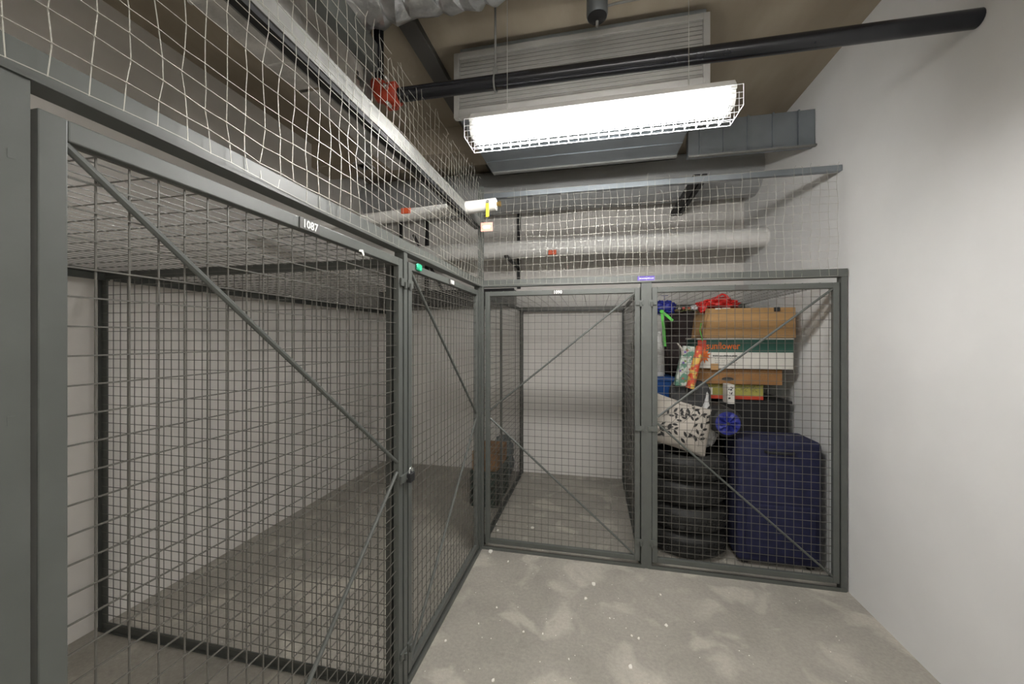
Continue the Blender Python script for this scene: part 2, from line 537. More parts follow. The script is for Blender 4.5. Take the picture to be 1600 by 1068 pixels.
lamp((.262, -.985, 2.63), 'lit fluorescent lamp in a white wire guard below the louvred vent')
lamp((1.0, -3.5, 2.85), 'added unseen fill lamp over the aisle just behind the viewer', dm='fill_diffuser')  # added out of view as fill, to brighten the room
lamp((.2, -4.6, 2.85), 'added unseen fill lamp at the far end of the aisle behind the viewer', dm='fill_diffuser')  # second added fill lamp, also out of view

# ------------------------------------------------------------------ duct with louvred vent
DZ = 3.06
V0, V1 = at(711, 188, -.505), at(1108, 133, -.505)
dx0, dx1 = V0.x + .03, V1.x - .01
t = thing('air_duct', 'sheet metal duct behind the lamp, louvred vent on its front', 'duct', (0, 0, 0))
m_ = MB(); m_.box((dx0, -.49, DZ), (dx1, .34, ZC - .03)); m_.build('body', M['duct'], t, bevel=.004)
m_ = MB(); m_.box((dx0 + .01, .30, DZ - .012), (dx1, .35, DZ)); m_.box((dx0 + .01, .335, DZ - .012), (dx1, .35, DZ + .03)); m_.build('flange', M['galvrail'], t)
m_ = MB(); m_.box((dx0 + .01, -.08, DZ - .004), (dx1, -.075, DZ)); m_.box((dx0 + .01, .11, DZ - .004), (dx1, .115, DZ)); m_.build('seam', M['duct'], t)
zt_ = V0.z + 100 / FPX * 2.5
f = MB(); fw = .035; y0, y1 = -.53, -.49
x0, x1, z0, z1 = V0.x, V1.x, V0.z, zt_
for a, b in (((x0, y0, z0), (x0 + fw, y1, z1)), ((x1 - fw, y0, z0), (x1, y1, z1)), ((x0 + fw, y0, z1 - fw), (x1 - fw, y1, z1)), ((x0 + fw, y0, z0), (x1 - fw, y1, z0 + fw + .02))):
    f.box(a, b)
vent = f.build('vent_frame', M['louvre'], t, bevel=.003)
ns = 13; zz0, zz1 = z0 + fw + .022, z1 - fw
sl = None
for i in range(ns):
    z = zz0 + (zz1 - zz0) * (i + .5) / ns; h = (zz1 - zz0) / ns
    if sl is None:
        q = MB(); q.prism([(-.006, -h * .47), (-.002, -h * .49), (.003, h * .44), (-.001, h * .44)], x0 + fw, x1 - fw, 'x')
        sl = q.build('slat', M['louvre'], vent); ob = sl
    else:
        ob = sl.copy(); link(ob); ob.parent = vent
    ob.location = (0, y0 + .02, z)
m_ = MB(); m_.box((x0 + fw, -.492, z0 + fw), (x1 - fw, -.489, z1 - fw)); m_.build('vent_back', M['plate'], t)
# second duct further back at the right
t = thing('air_duct', 'seamed sheet metal duct at the right beyond the vented duct', 'duct', (0, 0, 0))
q0 = at(1074, 245, .38)
m_ = MB(); m_.box((q0.x, .36, DZ + .0), (XR - .004, .415, DZ + .27)); m_.build('body', M['duct'], t, bevel=.003)
xs = q0.x + .08
while xs < XR - .05:
    m_ = MB(); m_.box((xs, .345, DZ + .001), (xs + .012, .36, DZ + .27)); m_.build('seam', M['duct'], t); xs += .17
m_ = MB(); m_.box((q0.x, .335, DZ - .012), (XR - .004, .36, DZ)); m_.build('flange', M['galvrail'], t)

# sprinkler pipe with red coupling
a = at(622, 149, -.86); b = at(1156, 82, -.86)
zp = (a.z + b.z) / 2; sx0 = a.x
t = thing('sprinkler_pipe', 'black sprinkler pipe crossing in front of the louvred vent', 'pipe', (0, 0, 0))
m_ = MB(); m_.bar((sx0, -.86, a.z), (XR - .002, -.86, b.z), .038, 20); m_.build('pipe', M['blackpipe'], t, smooth=True)
hx = at(774, 130, -.86)
m_ = MB(); m_.bar((hx.x, -.86, zp + .04), (hx.x, -.86, ZC), .006, 8)
m_.tube([(hx.x, -.86 + .042 * math.cos(k * PI / 8), zp + .042 * math.sin(k * PI / 8)) for k in range(17)], .005, 6)
m_.box((hx.x - .012, -.868, zp + .04), (hx.x + .012, -.852, zp + .09))
m_.build('hanger', M['galvrail'], t)
cx = sx0 - .035
t = thing('pipe_coupling', 'red grooved coupling on the left end of the black sprinkler pipe', 'coupling', (cx, -.86, a.z))
m_ = MB(); m_.lathe([(.03, -.045), (.052, -.045), (.058, -.03), (.058, .03), (.052, .045), (.03, .045)], n=20, axis='x')
for s in (-1, 1):
    m_.box((-.03, -.02, s * .05 - .012), (.03, .02, s * .085 - .012 * s))
m_.build('body', M['redpaint'], t, smooth=True, bevel=.003)
m_ = MB(); m_.tube([(-.02, 0, 0), (-.07, 0, .01), (-.09, 0, .05), (-.09, 0, .09)], .044, 14); m_.build('elbow', M['redpaint'], t, smooth=True)
for (yy, z) in ((-.03, -.07), (-.06, .01), (-.055, .06)):
    m_ = MB(); m_.bar((0, yy - .022, z), (0, yy + .01, z), .010, 6); m_.bar((0, yy - .035, z), (0, yy - .02, z), .005, 6); m_.build('bolt', M['zinc'], t)
m_ = MB(); m_.bar((-.09, 0, .09), (-.09, 0, ZC - a.z), .03, 14); m_.build('riser', M['blackpipe'], t, smooth=True)
# wire hook near the coupling
m_ = MB(); c0 = at(593, 118, -.92)
m_.tube([c0 + Vector((.0, 0, .045)), c0 + Vector((-.012, 0, .03)), c0 + Vector((-.012, 0, -.02)), c0 + Vector((0, 0, -.032)), c0 + Vector((.012, 0, -.02)), c0 + Vector((.006, 0, -.008))], .003, 6)
m_.tube([c0 + Vector((-.012, 0, .03)), c0 + Vector((0, 0, .043)), c0 + Vector((.016, 0, .034)), c0 + Vector((.02, 0, .02))], .003, 6)
m_.bar(c0 + Vector((0, 0, .045)), (c0.x, c0.y, ZC), .0015, 5)
tag(base(m_.build('wire_hook', M['zinc'], smooth=True)), 'bent silver wire hook hanging above the red coupling', 'hook')

# ------------------------------------------------------------------ insulated pipes
ip0, ip1 = at(540, 347, -.35), at(775, 319, -.35)
dirv = (ip1 - ip0).normalized()
st = ip1 + dirv * ((XL - ip1.x) / dirv.x)
t = thing('insulated_pipe', 'small white insulated pipe ending in a valve beside the netting corner', 'pipe', (0, 0, 0))
m_ = MB()
npt = 24
m_.tube([st + (ip1 - st) * (i / npt) for i in range(npt + 1)] + [ip1 + dirv * .006], [.042 + .0008 * math.sin(i * 2.7) for i in range(npt + 1)] + [.03], 20)
m_.build('insulation', M['insul'], t, smooth=True)
m_ = MB(); m_.bar(ip1, ip1 + dirv * .022, .014, 12); m_.bar(ip1 + dirv * .02, ip1 + dirv * .034, .019, 6); m_.build('valve_stub', M['brass'], t)
hc = ip1 + dirv * -.045 + Vector((0, -.045, .006))
m_ = MB(); m_.bar(hc + Vector((0, .02, 0)), hc + Vector((0, -.012, 0)), .012, 6); m_.build('valve_stem', M['zinc'], t)
m_ = MB(); m_.box((hc.x - .011, hc.y - .014, hc.z - .105), (hc.x + .012, hc.y - .007, hc.z - .012)); m_.build('valve_handle', M['yellow'], t, bevel=.003)
lb = at(634, 329, -.395)
m_ = MB(); m_.box((lb.x - .035, -.397, lb.z - .02), (lb.x + .035, -.388, lb.z + .02)); m_.build('label', M['orange'], t, bevel=.002)
tg = thing('valve_tag', 'salmon red tag with white lettering hanging from the yellow valve handle', 'tag', (hc.x - .004, hc.y - .012, hc.z - .20))
m_ = MB(); m_.box((-.041, -.001, 0), (.041, .001, .058)); m_.build('card', M['tagred'], tg)
m_ = MB(); m_.tube([(0, 0, .054), (-.006, 0, .07), (.004, 0, .095), (.002, 0, .105)], .0018, 5); m_.build('wire', M['zinc'], tg)
m_ = MB()
for (zz, wd, h) in ((.036, .024, .003), (.027, .03, .006), (.017, .022, .006)):
    xx = -wd
    while xx < wd:
        l = R.uniform(.003, .007); m_.box((xx, -.0018, zz), (min(wd, xx + l), -.001, zz + h)); xx += l + .0018
stuff(m_.build('lettering', M['whiteink'], tg))

bp0 = at(800, 390, 1.2)
t = thing('insulated_pipe', 'thick white insulated pipe along the back wall above the lockers', 'pipe', (0, 0, 0))
m_ = MB(); zz = bp0.z
m_.tube([(XL + (XR - XL) * i / 30, 1.2, zz + .002 * math.sin(i * 1.7)) for i in range(31)], .092, 24)
m_.build('insulation', M['insul'], t, smooth=True)
l2 = at(863, 394, 1.105)
m_ = MB(); m_.box((l2.x - .042, 1.100, l2.z - .024), (l2.x + .042, 1.112, l2.z + .024)); m_.build('label', M['orange'], t, bevel=.003)
# wall brackets carrying the thick pipe
for i, px in enumerate((612, 655, 805)):
    X = at(px, 300, 1.5).x
    t = thing('pipe_bracket', ['black angled wall bracket left of the insulated pipe label', 'black angled wall bracket, second from the left behind the netting', 'black upright wall bracket near the netting corner'][i], 'bracket', (X, 1.0, 2.2), 0, 'black pipe brackets on the back wall')
    m_ = MB()
    m_.box((-.02, .705, .045), (.02, .742, 1.05)); m_.build('upright', M['black'], t)
    m_ = MB(); m_.box((-.02, .02, .285), (.02, .71, .305)); m_.build('arm', M['black'], t)
    if i < 2:
        m_ = MB(); m_.bar((.22, .70, .06), (-.08, .5, .72), .02, 4); m_.build('brace', M['black'], t)
# strut running back to the wall at right
qa, qb = at(1104, 240, .46), at(1062, 303, 1.40)
m_ = MB(); z_ = 3.0
X_ = (qa.x + qb.x) / 2
m_.box((X_ - .028, .74, 3.02), (X_ + .028, 1.74, 3.07)); m_.box((X_ + .045, .74, 3.02), (X_ + .085, 1.74, 3.07))
tag(base(m_.build('strut_bar', M['black'])), 'dark double strut reaching from the seamed duct to the back wall', 'bar')
# upper insulated line behind the netting
m_ = MB(); u_ = at(900, 262, 1.55)
m_.tube([(XL + (XR - XL) * i / 30, 1.45, 3.32) for i in range(31)], [.235 + (.006 if i % 6 == 3 else 0) for i in range(31)], 32)
tag(base(m_.build('round_duct', M['ductgrey'], smooth=True)), 'large grey round duct high along the back wall under the ceiling', 'duct')

# ------------------------------------------------------------------ things above the left row
m_ = MB(); m_.box((-.68, -4.4, 2.95), (-.44, -1.12, 3.32))
for i in range(9):
    y = -4.2 + i * .36
    m_.box((-.686, y, 2.944), (-.434, y + .02, 3.326))
tag(base(m_.build('wrapped_duct', M['plastic'], bevel=.006)), 'long dusty wrapped duct running above the left row of lockers', 'duct')
m_ = MB(); m_.box((-.68, -1.10, 2.95), (-.47, -.14, 2.953)); m_.box((-.68, -1.10, 2.953), (-.676, -.14, 3.01)); m_.box((-.474, -1.10, 2.953), (-.47, -.14, 3.01))
tag(base(m_.build('cable_tray', M['plastic'])), 'shallow grey tray continuing past the end of the wrapped duct', 'tray')
m_ = MB()
n1, n2 = 26, 12; vs = []; fs = []
for i in range(n1 + 1):
    for j in range(n2 + 1):
        f_ = i / n1
        y = -1.75 + .85 * f_ + (R.uniform(-.05, .05) if i == n1 else 0)
        z = 3.30 - .40 * j / n2 * (1 - .25 * f_) + (R.uniform(-.03, .02) if j == n2 else 0)
        vs.append((-.418 + .014 * noise.noise(Vector((y * 9, z * 7, 0))) + .03 * max(0, f_ - .7), y, z))
for i in range(n1):
    for j in range(n2):
        if i > n1 - 5 and j > 3 and R.random() < .35: continue
        fs.append((i * (n2 + 1) + j, i * (n2 + 1) + j + 1, (i + 1) * (n2 + 1) + j + 1, (i + 1) * (n2 + 1) + j))
m_.add(vs, fs)
o = m_.build('plastic_sheet', M['plastic'], smooth=80)
sd = o.modifiers.new('thick', 'SOLIDIFY'); sd.thickness = .003
tag(base(o), 'torn dusty plastic sheet hanging from the end of the wrapped duct', 'sheet')
# steel channel and hanger post
m_ = MB(); bx = -.22
m_.box((bx, -3.6, 3.0), (bx + .006, -1.10, 3.14)); m_.box((bx - .05, -3.6, 3.0), (bx, -1.10, 3.006)); m_.box((bx - .05, -3.6, 3.134), (bx, -1.10, 3.14))
tag(base(m_.build('steel_channel', M['steel'])), 'grey steel channel beam running above the left netting', 'beam')
hp = at(569, 100, -.9); hp.x = hp.x
m_ = MB(); m_.box((hp.x - .03, -.93, 2.62), (hp.x + .03, -.87, ZC)); m_.box((hp.x - .045, -.945, 2.62), (hp.x + .045, -.855, 2.63))
tag(base(m_.build('hanger_post', M['galvrail'], bevel=.004)), 'grey steel hanger post dropping from the ceiling beside the red coupling', 'post')
# foil wrapped flexible duct at the very top
m_ = MB(); pts = []; rs = []
for i in range(50):
    x = -.50 + .95 * i / 49
    pts.append((x, -1.05 + .01 * math.sin(i), 3.415 + .02 * (i / 49) + .012 * math.sin(i * .9)))
    rs.append(.112 + .012 * math.sin(i * 2.1) - (.03 if i > 47 else 0))
m_.tube(pts, rs, 28)
tag(base(m_.build('foil_duct', M['foil'], smooth=30)), 'crinkled silver foil duct crossing under the ceiling at the top', 'duct')
# dark strip standing in for a pipe's shadow on the ceiling
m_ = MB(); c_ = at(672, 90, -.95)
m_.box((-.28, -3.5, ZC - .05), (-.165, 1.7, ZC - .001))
tag(base(m_.build('ceiling_shadow_strip', M['plate'], bevel=.004)), 'dark flat strip standing in for a pipe shadow along the brown concrete ceiling', 'shadow strip')
# round detector
dt = at(933, 18, -.80)
t = thing('ceiling_detector', 'round grey ceiling detector with a dark face above the vent', 'detector', (dt.x, -.80, dt.z - .03))
m_ = MB(); m_.lathe([(.052, .0), (.055, .01), (.055, ZC - dt.z + .03)], n=24); m_.build('body', M['duct'], t, smooth=True)
m_ = MB(); m_.lathe([(.012, -.022), (.035, -.016), (.05, -.002), (.05, .002)], n=24); m_.build('face', M['black'], t, smooth=True)
m_ = MB(); m_.bar((0, 0, -.05), (0, 0, -.018), .008, 8); m_.build('stem', M['galvrail'], t)
m_ = MB(); m_.tube([(.055, 0, .05), (.09, 0, .055), (.25, .02, .075), (.6, .04, .09)], .006, 6); m_.build('cable', M['galvrail'], t)

# ------------------------------------------------------------------ paint chips on the floor
def floor_at(px, py):
    d = FPX * CAM[2] / (py - 529); t_ = (px - 800) / FPX
    return Vector((CAM[0] + d * (t_ * math.cos(YAW) - math.sin(YAW)), CAM[1] + d * (t_ * math.sin(YAW) + math.cos(YAW)), 0))
chips = [(766, 861, 11), (794, 877, 5), (928, 912, 9), (915, 935, 8), (1032, 929, 4), (776, 949, 4), (696, 1001, 5), (748, 974, 4), (1041, 977, 7), (987, 993, 4),
         (998, 997, 5), (985, 1041, 9), (848, 990, 4), (770, 1063, 7), (832, 824, 7), (778, 828, 6), (775, 819, 6), (889, 1030, 4), (953, 966, 4), (818, 987, 4)]
for px, py, wd in chips:
    c = floor_at(px, py); s = wd / FPX * (FPX * 1.63 / (py - 529)) / 2 * .8
    q = MB(); n = R.randint(6, 8); poly = []
    for k_ in range(n):
        a_ = 2 * PI * k_ / n; r_ = s * R.uniform(.55, 1.15)
        poly.append((r_ * math.cos(a_), r_ * math.sin(a_) * 1.4))
    q.prism(poly, .0005, .004, 'z')
    o = q.build('paint_chip', M['chip']); o.location = c
    tag(o, 'small white paint chip lying on the concrete floor', 'debris', 'white paint chips on the concrete floor')
q = MB()
for i in range(260):
    x, y = R.uniform(.05, 2.3), R.uniform(-2.6, 1.3)
    s = R.uniform(.001, .0035)
    q.prism([(x - s, y - s), (x + s, y - s * .6), (x + s * .5, y + s), (x - s * .7, y + s * .6)], .0004, .0018, 'z')
stuff(tag(q.build('grit', M['chip']), 'fine white grit scattered over the concrete floor', 'grit'))

# ------------------------------------------------------------------ contents of the full locker
def fab(name, c, **k): return mat(name, c, k.pop('rough', .85), **k)
M['rubber'] = mat('tyre_rubber', (.016, .016, .015), .62, var=.25, scale=18)
M['bluetote'] = mat('blue_tote_plastic', (.018, .085, .30), .42, var=.08, scale=5)
M['blacktote'] = mat('black_tote_plastic', (.014, .014, .015), .5)
M['jug'] = mat('white_plastic', (.72, .72, .70), .4)
M['browncase'] = fab('dark_brown_fabric', (.038, .027, .026), var=.12, scale=20)
M['strap'] = fab('bright_green_strap', (.10, .50, .07))
M['card'] = mat('cardboard', (.42, .245, .10), .85, var=.08, scale=5, stretch=(1, 1, 8))
M['card2'] = mat('worn_brown_cardboard', (.27, .135, .048), .85, var=.18, scale=9)
M['cardtop'] = mat('cardboard_edge', (.30, .17, .07), .9)
M['boxgreen'] = mat('dark_green_print', (.015, .085, .062), .6)
M['boxwhite'] = mat('white_print', (.60, .58, .53), .6, var=.04, scale=9)
M['ink'] = mat('black_ink', (.02, .02, .02), .6)
M['orangeink'] = mat('orange_ink', (.66, .14, .015), .6)
M['redink'] = mat('red_print', (.50, .05, .02), .6)
M['olive'] = mat('yellow_green_print', (.30, .28, .06), .7, var=.2, scale=12)
M['redbag'] = fab('red_bag_fabric', (.55, .022, .018), rough=.5, var=.18, scale=9)
M['bluefab'] = fab('blue_crinkled_nylon', (.009, .016, .19), rough=.5, var=.35, scale=18)
M['greyfab'] = fab('charcoal_cushion_fabric', (.055, .055, .057), var=.1, scale=60)
M['navy'] = fab('navy_case_fabric', (.012, .014, .05), var=.2, scale=20)
M['cream'] = fab('cream_pillow_fabric', (.46, .42, .37), var=.06, scale=10)
M['silverbag'] = mat('silvery_plastic_bag', (.50, .50, .49), .3, var=.12, scale=9, bump=.7, bscale=14)
M['paper'] = mat('crumpled_paper', (.55, .55, .56), .6, bump=.6, bscale=30)
M['floral'] = mat('pale_floral_print', (.10, .24, .17), .6, col2=(.52, .56, .50), scale=17, lo=.45, hi=.52)
M['flame'] = mat('red_yellow_print', (.55, .07, .03), .55, col2=(.66, .44, .10), scale=26, lo=.46, hi=.54)
M['leafgreen'] = mat('dry_leaf_green', (.16, .22, .06), .8, var=.3, scale=30)
M['straw'] = mat('straw', (.50, .38, .17), .8)
M['pinkbud'] = mat('faded_pink_bud', (.50, .10, .08), .8)
M['violet'] = mat('violet_print', (.14, .07, .35), .6)
M['greencrate'] = mat('dark_green_crate', (.018, .045, .035), .5)
M['tarp'] = mat('grey_blue_tarp', (.11, .14, .15), .4, var=.25, scale=8, bump=.6, bscale=12)

# tyres
def tyre(z, label, dx=0, dy=0, rz=0):
    t = thing('tyre', label, 'tyre', (1.578 + dx, .42 + dy, z), rz, 'black tyres stacked on the locker floor')
    prof = []
    H, Ro, Ri = .188, .298, .19
    pts = [(Ri, .03), (Ri + .01, .008), (Ri + .045, .0), (Ro - .045, .004), (Ro - .012, .028), (Ro, .06), (Ro + .002, H / 2), (Ro, H - .06), (Ro - .012, H - .028),
           (Ro - .045, H - .004), (Ri + .045, H), (Ri + .01, H - .008), (Ri, H - .03), (Ri + .02, H / 2), (Ri, .03)]
    m_ = MB(); m_.lathe(pts, n=56, caps=False); m_.build('body', M['rubber'], t, smooth=50)
    # tread blocks round the outside
    tb = MB()
    for row, (za, zb) in enumerate(((.052, .080), (.088, .102), (.110, .138))):
        for k_ in range(44):
            a0 = 2 * PI * (k_ + .25 * row) / 44; a1 = a0 + 2 * PI / 44 * .72
            vs = []
            for rr_ in (Ro - .004, Ro + .007):
                for (a_, zz_) in ((a0, za), (a1, za), (a1 + .02, zb), (a0 + .02, zb)):
                    vs.append((rr_ * math.cos(a_), rr_ * math.sin(a_), zz_))
            tb.add(vs, [(4, 5, 6, 7), (0, 1, 5, 4), (1, 2, 6, 5), (2, 3, 7, 6), (3, 0, 4, 7)])
    stuff(tb.build('tread', M['rubber'], t))
    return t
tyre(0, 'black tyre at the bottom of the stack in the full locker')
tyre(.189, 'black tyre second from the bottom of the stack', .001, -.006, .4)
tyre(.378, 'black tyre third from the bottom of the stack', -.006, .008, .9)
tyre(.567, 'black tyre on top of the stack under the floral pillow', .004, -.004, 1.7)

def tote(name, label, x0, x1, y0, y1, z0, z1, m, taper=.03, group=None):
    t = thing(name, label, 'tote', ((x0 + x1) / 2, (y0 + y1) / 2, z0), 0, group)
    a, b, h = (x1 - x0) / 2, (y1 - y0) / 2, z1 - z0
    q = MB()
    ta, tb = a - taper, b - taper
    q.add([(-ta, -tb, 0), (ta, -tb, 0), (ta, tb, 0), (-ta, tb, 0), (-a + .012, -b + .012, h - .03), (a - .012, -b + .012, h - .03), (a - .012, b - .012, h - .03), (-a + .012, b - .012, h - .03)],
          [(0, 3, 2, 1), (4, 5, 6, 7), (0, 1, 5, 4), (1, 2, 6, 5), (2, 3, 7, 6), (3, 0, 4, 7)])
    for k_ in range(5):      # moulded ribs on the front
        xx = -ta * .8 + ta * 1.6 * k_ / 4
        q.box((xx - .012, -tb - .012, .02), (xx + .012, -tb + .006, h - .06))
    q.build('body', m, t, bevel=.008)
    l = MB(); l.box((-a, -b, h - .034), (a, b, h - .006)); l.box((-a + .02, -b + .02, h - .006), (a - .02, b - .02, h)); l.build('lid', m, t, bevel=.005)
    return t
gt = 'black storage totes at the back of the full locker'
tote('storage_tote', 'black tote on the floor behind the tyres', 1.27, 1.86, .76, 1.2, 0, .45, M['blacktote'], group=gt)
tote('storage_tote', 'black tote stacked directly below the blue tote', 1.27, 1.86, .76, 1.2, .45, .90, M['blacktote'], group=gt)
tote('storage_tote', 'black tote on the floor behind the navy suitcase', 1.90, 2.44, .62, 1.1, 0, .56, M['blacktote'], group=gt)
tote('storage_tote', 'black tote carrying the pile of cardboard boxes', 1.90, 2.44, .62, 1.1, .56, 1.13, M['blacktote'], group=gt)
bt0 = at(1000, 655, .9); bt1 = at(1053, 587, .9)
tote('storage_tote', 'blue plastic tote with a white jug standing on its lid', 1.27, bt1.x, .76, 1.14, .90, bt1.z, M['bluetote'], .04)
zt2 = bt1.z
# white jug
jc = at(1027, 560, .86)
t = thing('plastic_jug', 'white plastic jug standing on the blue tote', 'jug', (jc.x, .88, zt2))
jh = at(1030, 521, .86).z - zt2
m_ = MB(); m_.lathe([(.02, 0), (.062, .002), (.068, .02), (.066, .12), (.058, jh * .62), (.05, jh * .8), (.044, jh * .95), (.048, jh)], n=28); m_.build('body', M['jug'], t, smooth=True)
m_ = MB(); m_.lathe([(.05, jh), (.052, jh + .006), (.05, jh + .02), (.02, jh + .024)], n=24); m_.build('lid', M['jug'], t, smooth=True)
m_ = MB(); m_.tube([(-.045, -.02, jh * .88), (-.085, -.04, jh * .85), (-.10, -.045, jh * .6), (-.085, -.04, jh * .35), (-.06, -.02, jh * .3)], .009, 8); m_.build('handle', M['jug'], t, smooth=True)

# tall dark brown case
c0, c1 = at(1041, 600, 1.0), at(1106, 486, 1.0)
tote('storage_tote', 'black tote beside the blue tote, under the brown case', bt1.x + .006, 1.89, .76, 1.2, .90, zt2, M['blacktote'], group=gt)
t = thing('soft_suitcase', 'tall dark brown fabric case behind the bright green strap', 'suitcase', ((c0.x + c1.x) / 2, 1.10, zt2 + .001))
hw = (c1.x - c0.x) / 2; hh = c1.z - zt2
m_ = MB(); m_.box((-hw, -.09, 0), (hw, .09, hh)); m_.build('body', M['browncase'], t, bevel=.03, seg=4)
m_ = MB(); m_.box((-hw + .03, -.105, .05), (hw - .03, -.09, hh * .52)); m_.build('front_pocket', M['browncase'], t, bevel=.012)
m_ = MB(); m_.tube([(-hw + .028, -.092, .05), (-hw + .028, -.092, hh - .04), (hw - .028, -.092, hh - .04), (hw - .028, -.092, .05)], .005, 6); m_.build('piping', M['black'], t)
m_ = MB(); m_.tube([(-.1, -.05, hh - .005), (-.09, -.05, hh + .02), (.0, -.05, hh + .028), (.06, -.05, hh + .02), (.07, -.05, hh - .005)], .009, 8); m_.build('handle', M['black'], t, smooth=True)
# green strap
def ribbon(pts, wd, name, m, th=.003):
    q = MB(); vs = []
    for i, (p, dr) in enumerate(pts):
        p = Vector(p); dr = Vector(dr).normalized() * wd / 2
        for s, dy in ((-1, 0), (1, 0), (1, th), (-1, th)):
            vs.append(p + dr * s + Vector((0, dy, 0)))
    n = len(pts); fs = []
    for i in range(n - 1):
        for k_ in range(4):
            fs.append((i * 4 + k_, i * 4 + (k_ + 1) % 4, (i + 1) * 4 + (k_ + 1) % 4, (i + 1) * 4 + k_))
    fs += [(0, 1, 2, 3), ((n - 1) * 4 + 3, (n - 1) * 4 + 2, (n - 1) * 4 + 1, (n - 1) * 4)]
    q.add(vs, fs)
    return q.build(name, m)
g0, g1, g2, g3 = at(1034, 487, .49), at(1037, 512, .49), at(1039, 541, .49), at(1051, 501, .49)
t = thing('green_strap', 'bright green strap knotted and hanging below the blue nylon bag', 'strap', g0)
o = ribbon([(Vector((0, 0, 0)), (1, 0, 0)), (g1 - g0, (1, 0, .1)), (g2 - g0, (1, 0, 0))], .022, 'long_end', M['strap']); o.parent = t
o = ribbon([(Vector((-.005, -.006, .004)), (.6, 0, 1)), ((g3 - g0) * .5 + Vector((0, -.006, .004)), (.6, 0, 1)), (g3 - g0 + Vector((0, -.006, 0)), (.6, 0, .8))], .022, 'short_end', M['strap']); o.parent = t
m_ = MB(); m_.lump((0, -.004, .002), (.034, .016, .03), 2.4, .15, 3, 16, 10); m_.build('knot', M['strap'], t, smooth=True)

# boxes
def carton(name, label, x0, x1, y0, y1, z0, z1, m, rz=0, group=None, wall=.006, lid=True, cat='box'):
    t = thing(name, label, cat, ((x0 + x1) / 2, (y0 + y1) / 2, z0), rz, group)
    a, b, h = (x1 - x0) / 2, (y1 - y0) / 2, z1 - z0
    q = MB()
    q.box((-a, -b, 0), (a, b, wall))
    for A_, B_ in (((-a, -b, wall), (a, -b + wall, h)), ((-a, b - wall, wall), (a, b, h)), ((-a, -b + wall, wall), (-a + wall, b - wall, h)), ((a - wall, -b + wall, wall), (a, b - wall, h))):
        q.box(A_, B_)
    q.build('body', m, t, bevel=.0015)
    if lid:
        for s in (-1, 1):
            f_ = MB(); f_.box((-a, min(0, s * b), h - .004 + .002 * s), (a, max(0, s * b), h + .002 * s)); f_.build('flap', m, t)
    return t, a, b, h
gb = 'cardboard boxes piled at the right of the full locker'
lo0, lo1 = at(1088, 627, .52), at(1134, 597, .52)
xr = 2.40
zA = 1.132
zB = at(1100, 598, .62).z; zC_ = at(1100, 574, .62).z
t, a, b, h = carton('cardboard_box', 'low yellow-green printed box at the bottom of the box pile', at(1093, 610, .6).x, xr - .18, .60, .98, zA, zB, M['olive'], group=gb)
m_ = MB(); m_.box((-a - .001, -b - .0015, h - .095), (-a + .10, -b, h - .03)); m_.build('white_label', M['boxwhite'], t)
m_ = MB(); m_.box((-a + .02, -b - .0012, .0), (a, -b, .028)); m_.build('orange_stripe', M['redink'], t)
m_ = MB()
for i in range(34):
    x_, z_ = R.uniform(a * .1, a * .85), R.uniform(.06, h - .015); l_ = R.uniform(.006, .018); an = R.uniform(0, PI)
    m_.bar((x_, -b - .001, z_), (x_ + l_ * math.cos(an), -b - .001, z_ + l_ * math.sin(an)), .0012, 4)
stuff(m_.build('scribble_print', M['ink'], t))
t, a, b, h = carton('cardboard_box', 'worn brown cardboard box with an oval handle hole', at(1086, 580, .6).x, xr - .06, .56, .95, zB + .002, zC_, M['card2'], group=gb)
m_ = MB(); m_.prism([(.0 + .035 * math.cos(k_ * PI / 8) * 1.3 - a * .25, h * .32 + .016 * math.sin(k_ * PI / 8)) for k_ in range(16)], -b - .0015, -b + .001, 'y'); m_.build('handle_hole', M['ink'], t)
m_ = MB()
for r_i in range(3):
    x_ = -a * .85
    while x_ < a * .8:
        l_ = R.uniform(.006, .02); m_.box((x_, -b - .0012, h * (.60 + .12 * r_i)), (x_ + l_, -b, h * (.60 + .12 * r_i) + R.uniform(.003, .012))); x_ += l_ + R.uniform(.004, .012)
stuff(m_.build('faded_print', M['cardtop'], t))
# produce box: green band with lettering over a white panel
z0_, z1_ = zC_ + .002, at(1100, 529, .56).z
t, a, b, h = carton('produce_box', 'green and white produce box lettered sunflower in orange', at(1088, 550, .56).x, xr, .52, .90, z0_, z1_, M['boxwhite'], group=gb, lid=False)
hb = h * .45
m_ = MB(); m_.box((-a - .002, -b - .002, h - hb), (a + .002, -b - .0002, h)); m_.box((-a - .003, -b, h - hb), (-a - .0005, b, h)); m_.build('green_band', M['boxgreen'], t)
m_ = MB(); m_.box((-a - .008, -b - .008, h - .006), (a + .004, -b + .004, h + .006)); m_.box((-a - .008, -b, h - .006), (-a + .004, b, h + .006)); m_.build('rim', M['boxwhite'], t)
text('lettering', 'sunflower', .078, M['orangeink'], t, (-a + .19, -b - .0035, h - hb * .55), sx=.80, bold=.0012)
m_ = MB()
sun = []
for k_ in range(22):
    rr_ = (.062 if k_ % 2 else .036) * R.uniform(.85, 1.15); a_ = 2 * PI * k_ / 22
    sun.append((-a + .045 + rr_ * math.cos(a_) * .9, h * .42 + rr_ * math.sin(a_)))
m_.prism(sun, -b - .0045, -b - .002, 'y'); m_.build('orange_flower', M['orangeink'], t)
m_ = MB(); m_.box((-a, -b - .003, h - hb + .004), (-a + .065, -b - .002, h - .012)); m_.build('red_patch', M['redink'], t)
m_ = MB()
x_ = -a + .115
while x_ < -a + .29:
    l_ = R.uniform(.004, .009); m_.box((x_, -b - .0016, h * .40), (x_ + l_, -b, h * .40 + R.uniform(.008, .013))); x_ += l_ + .0025
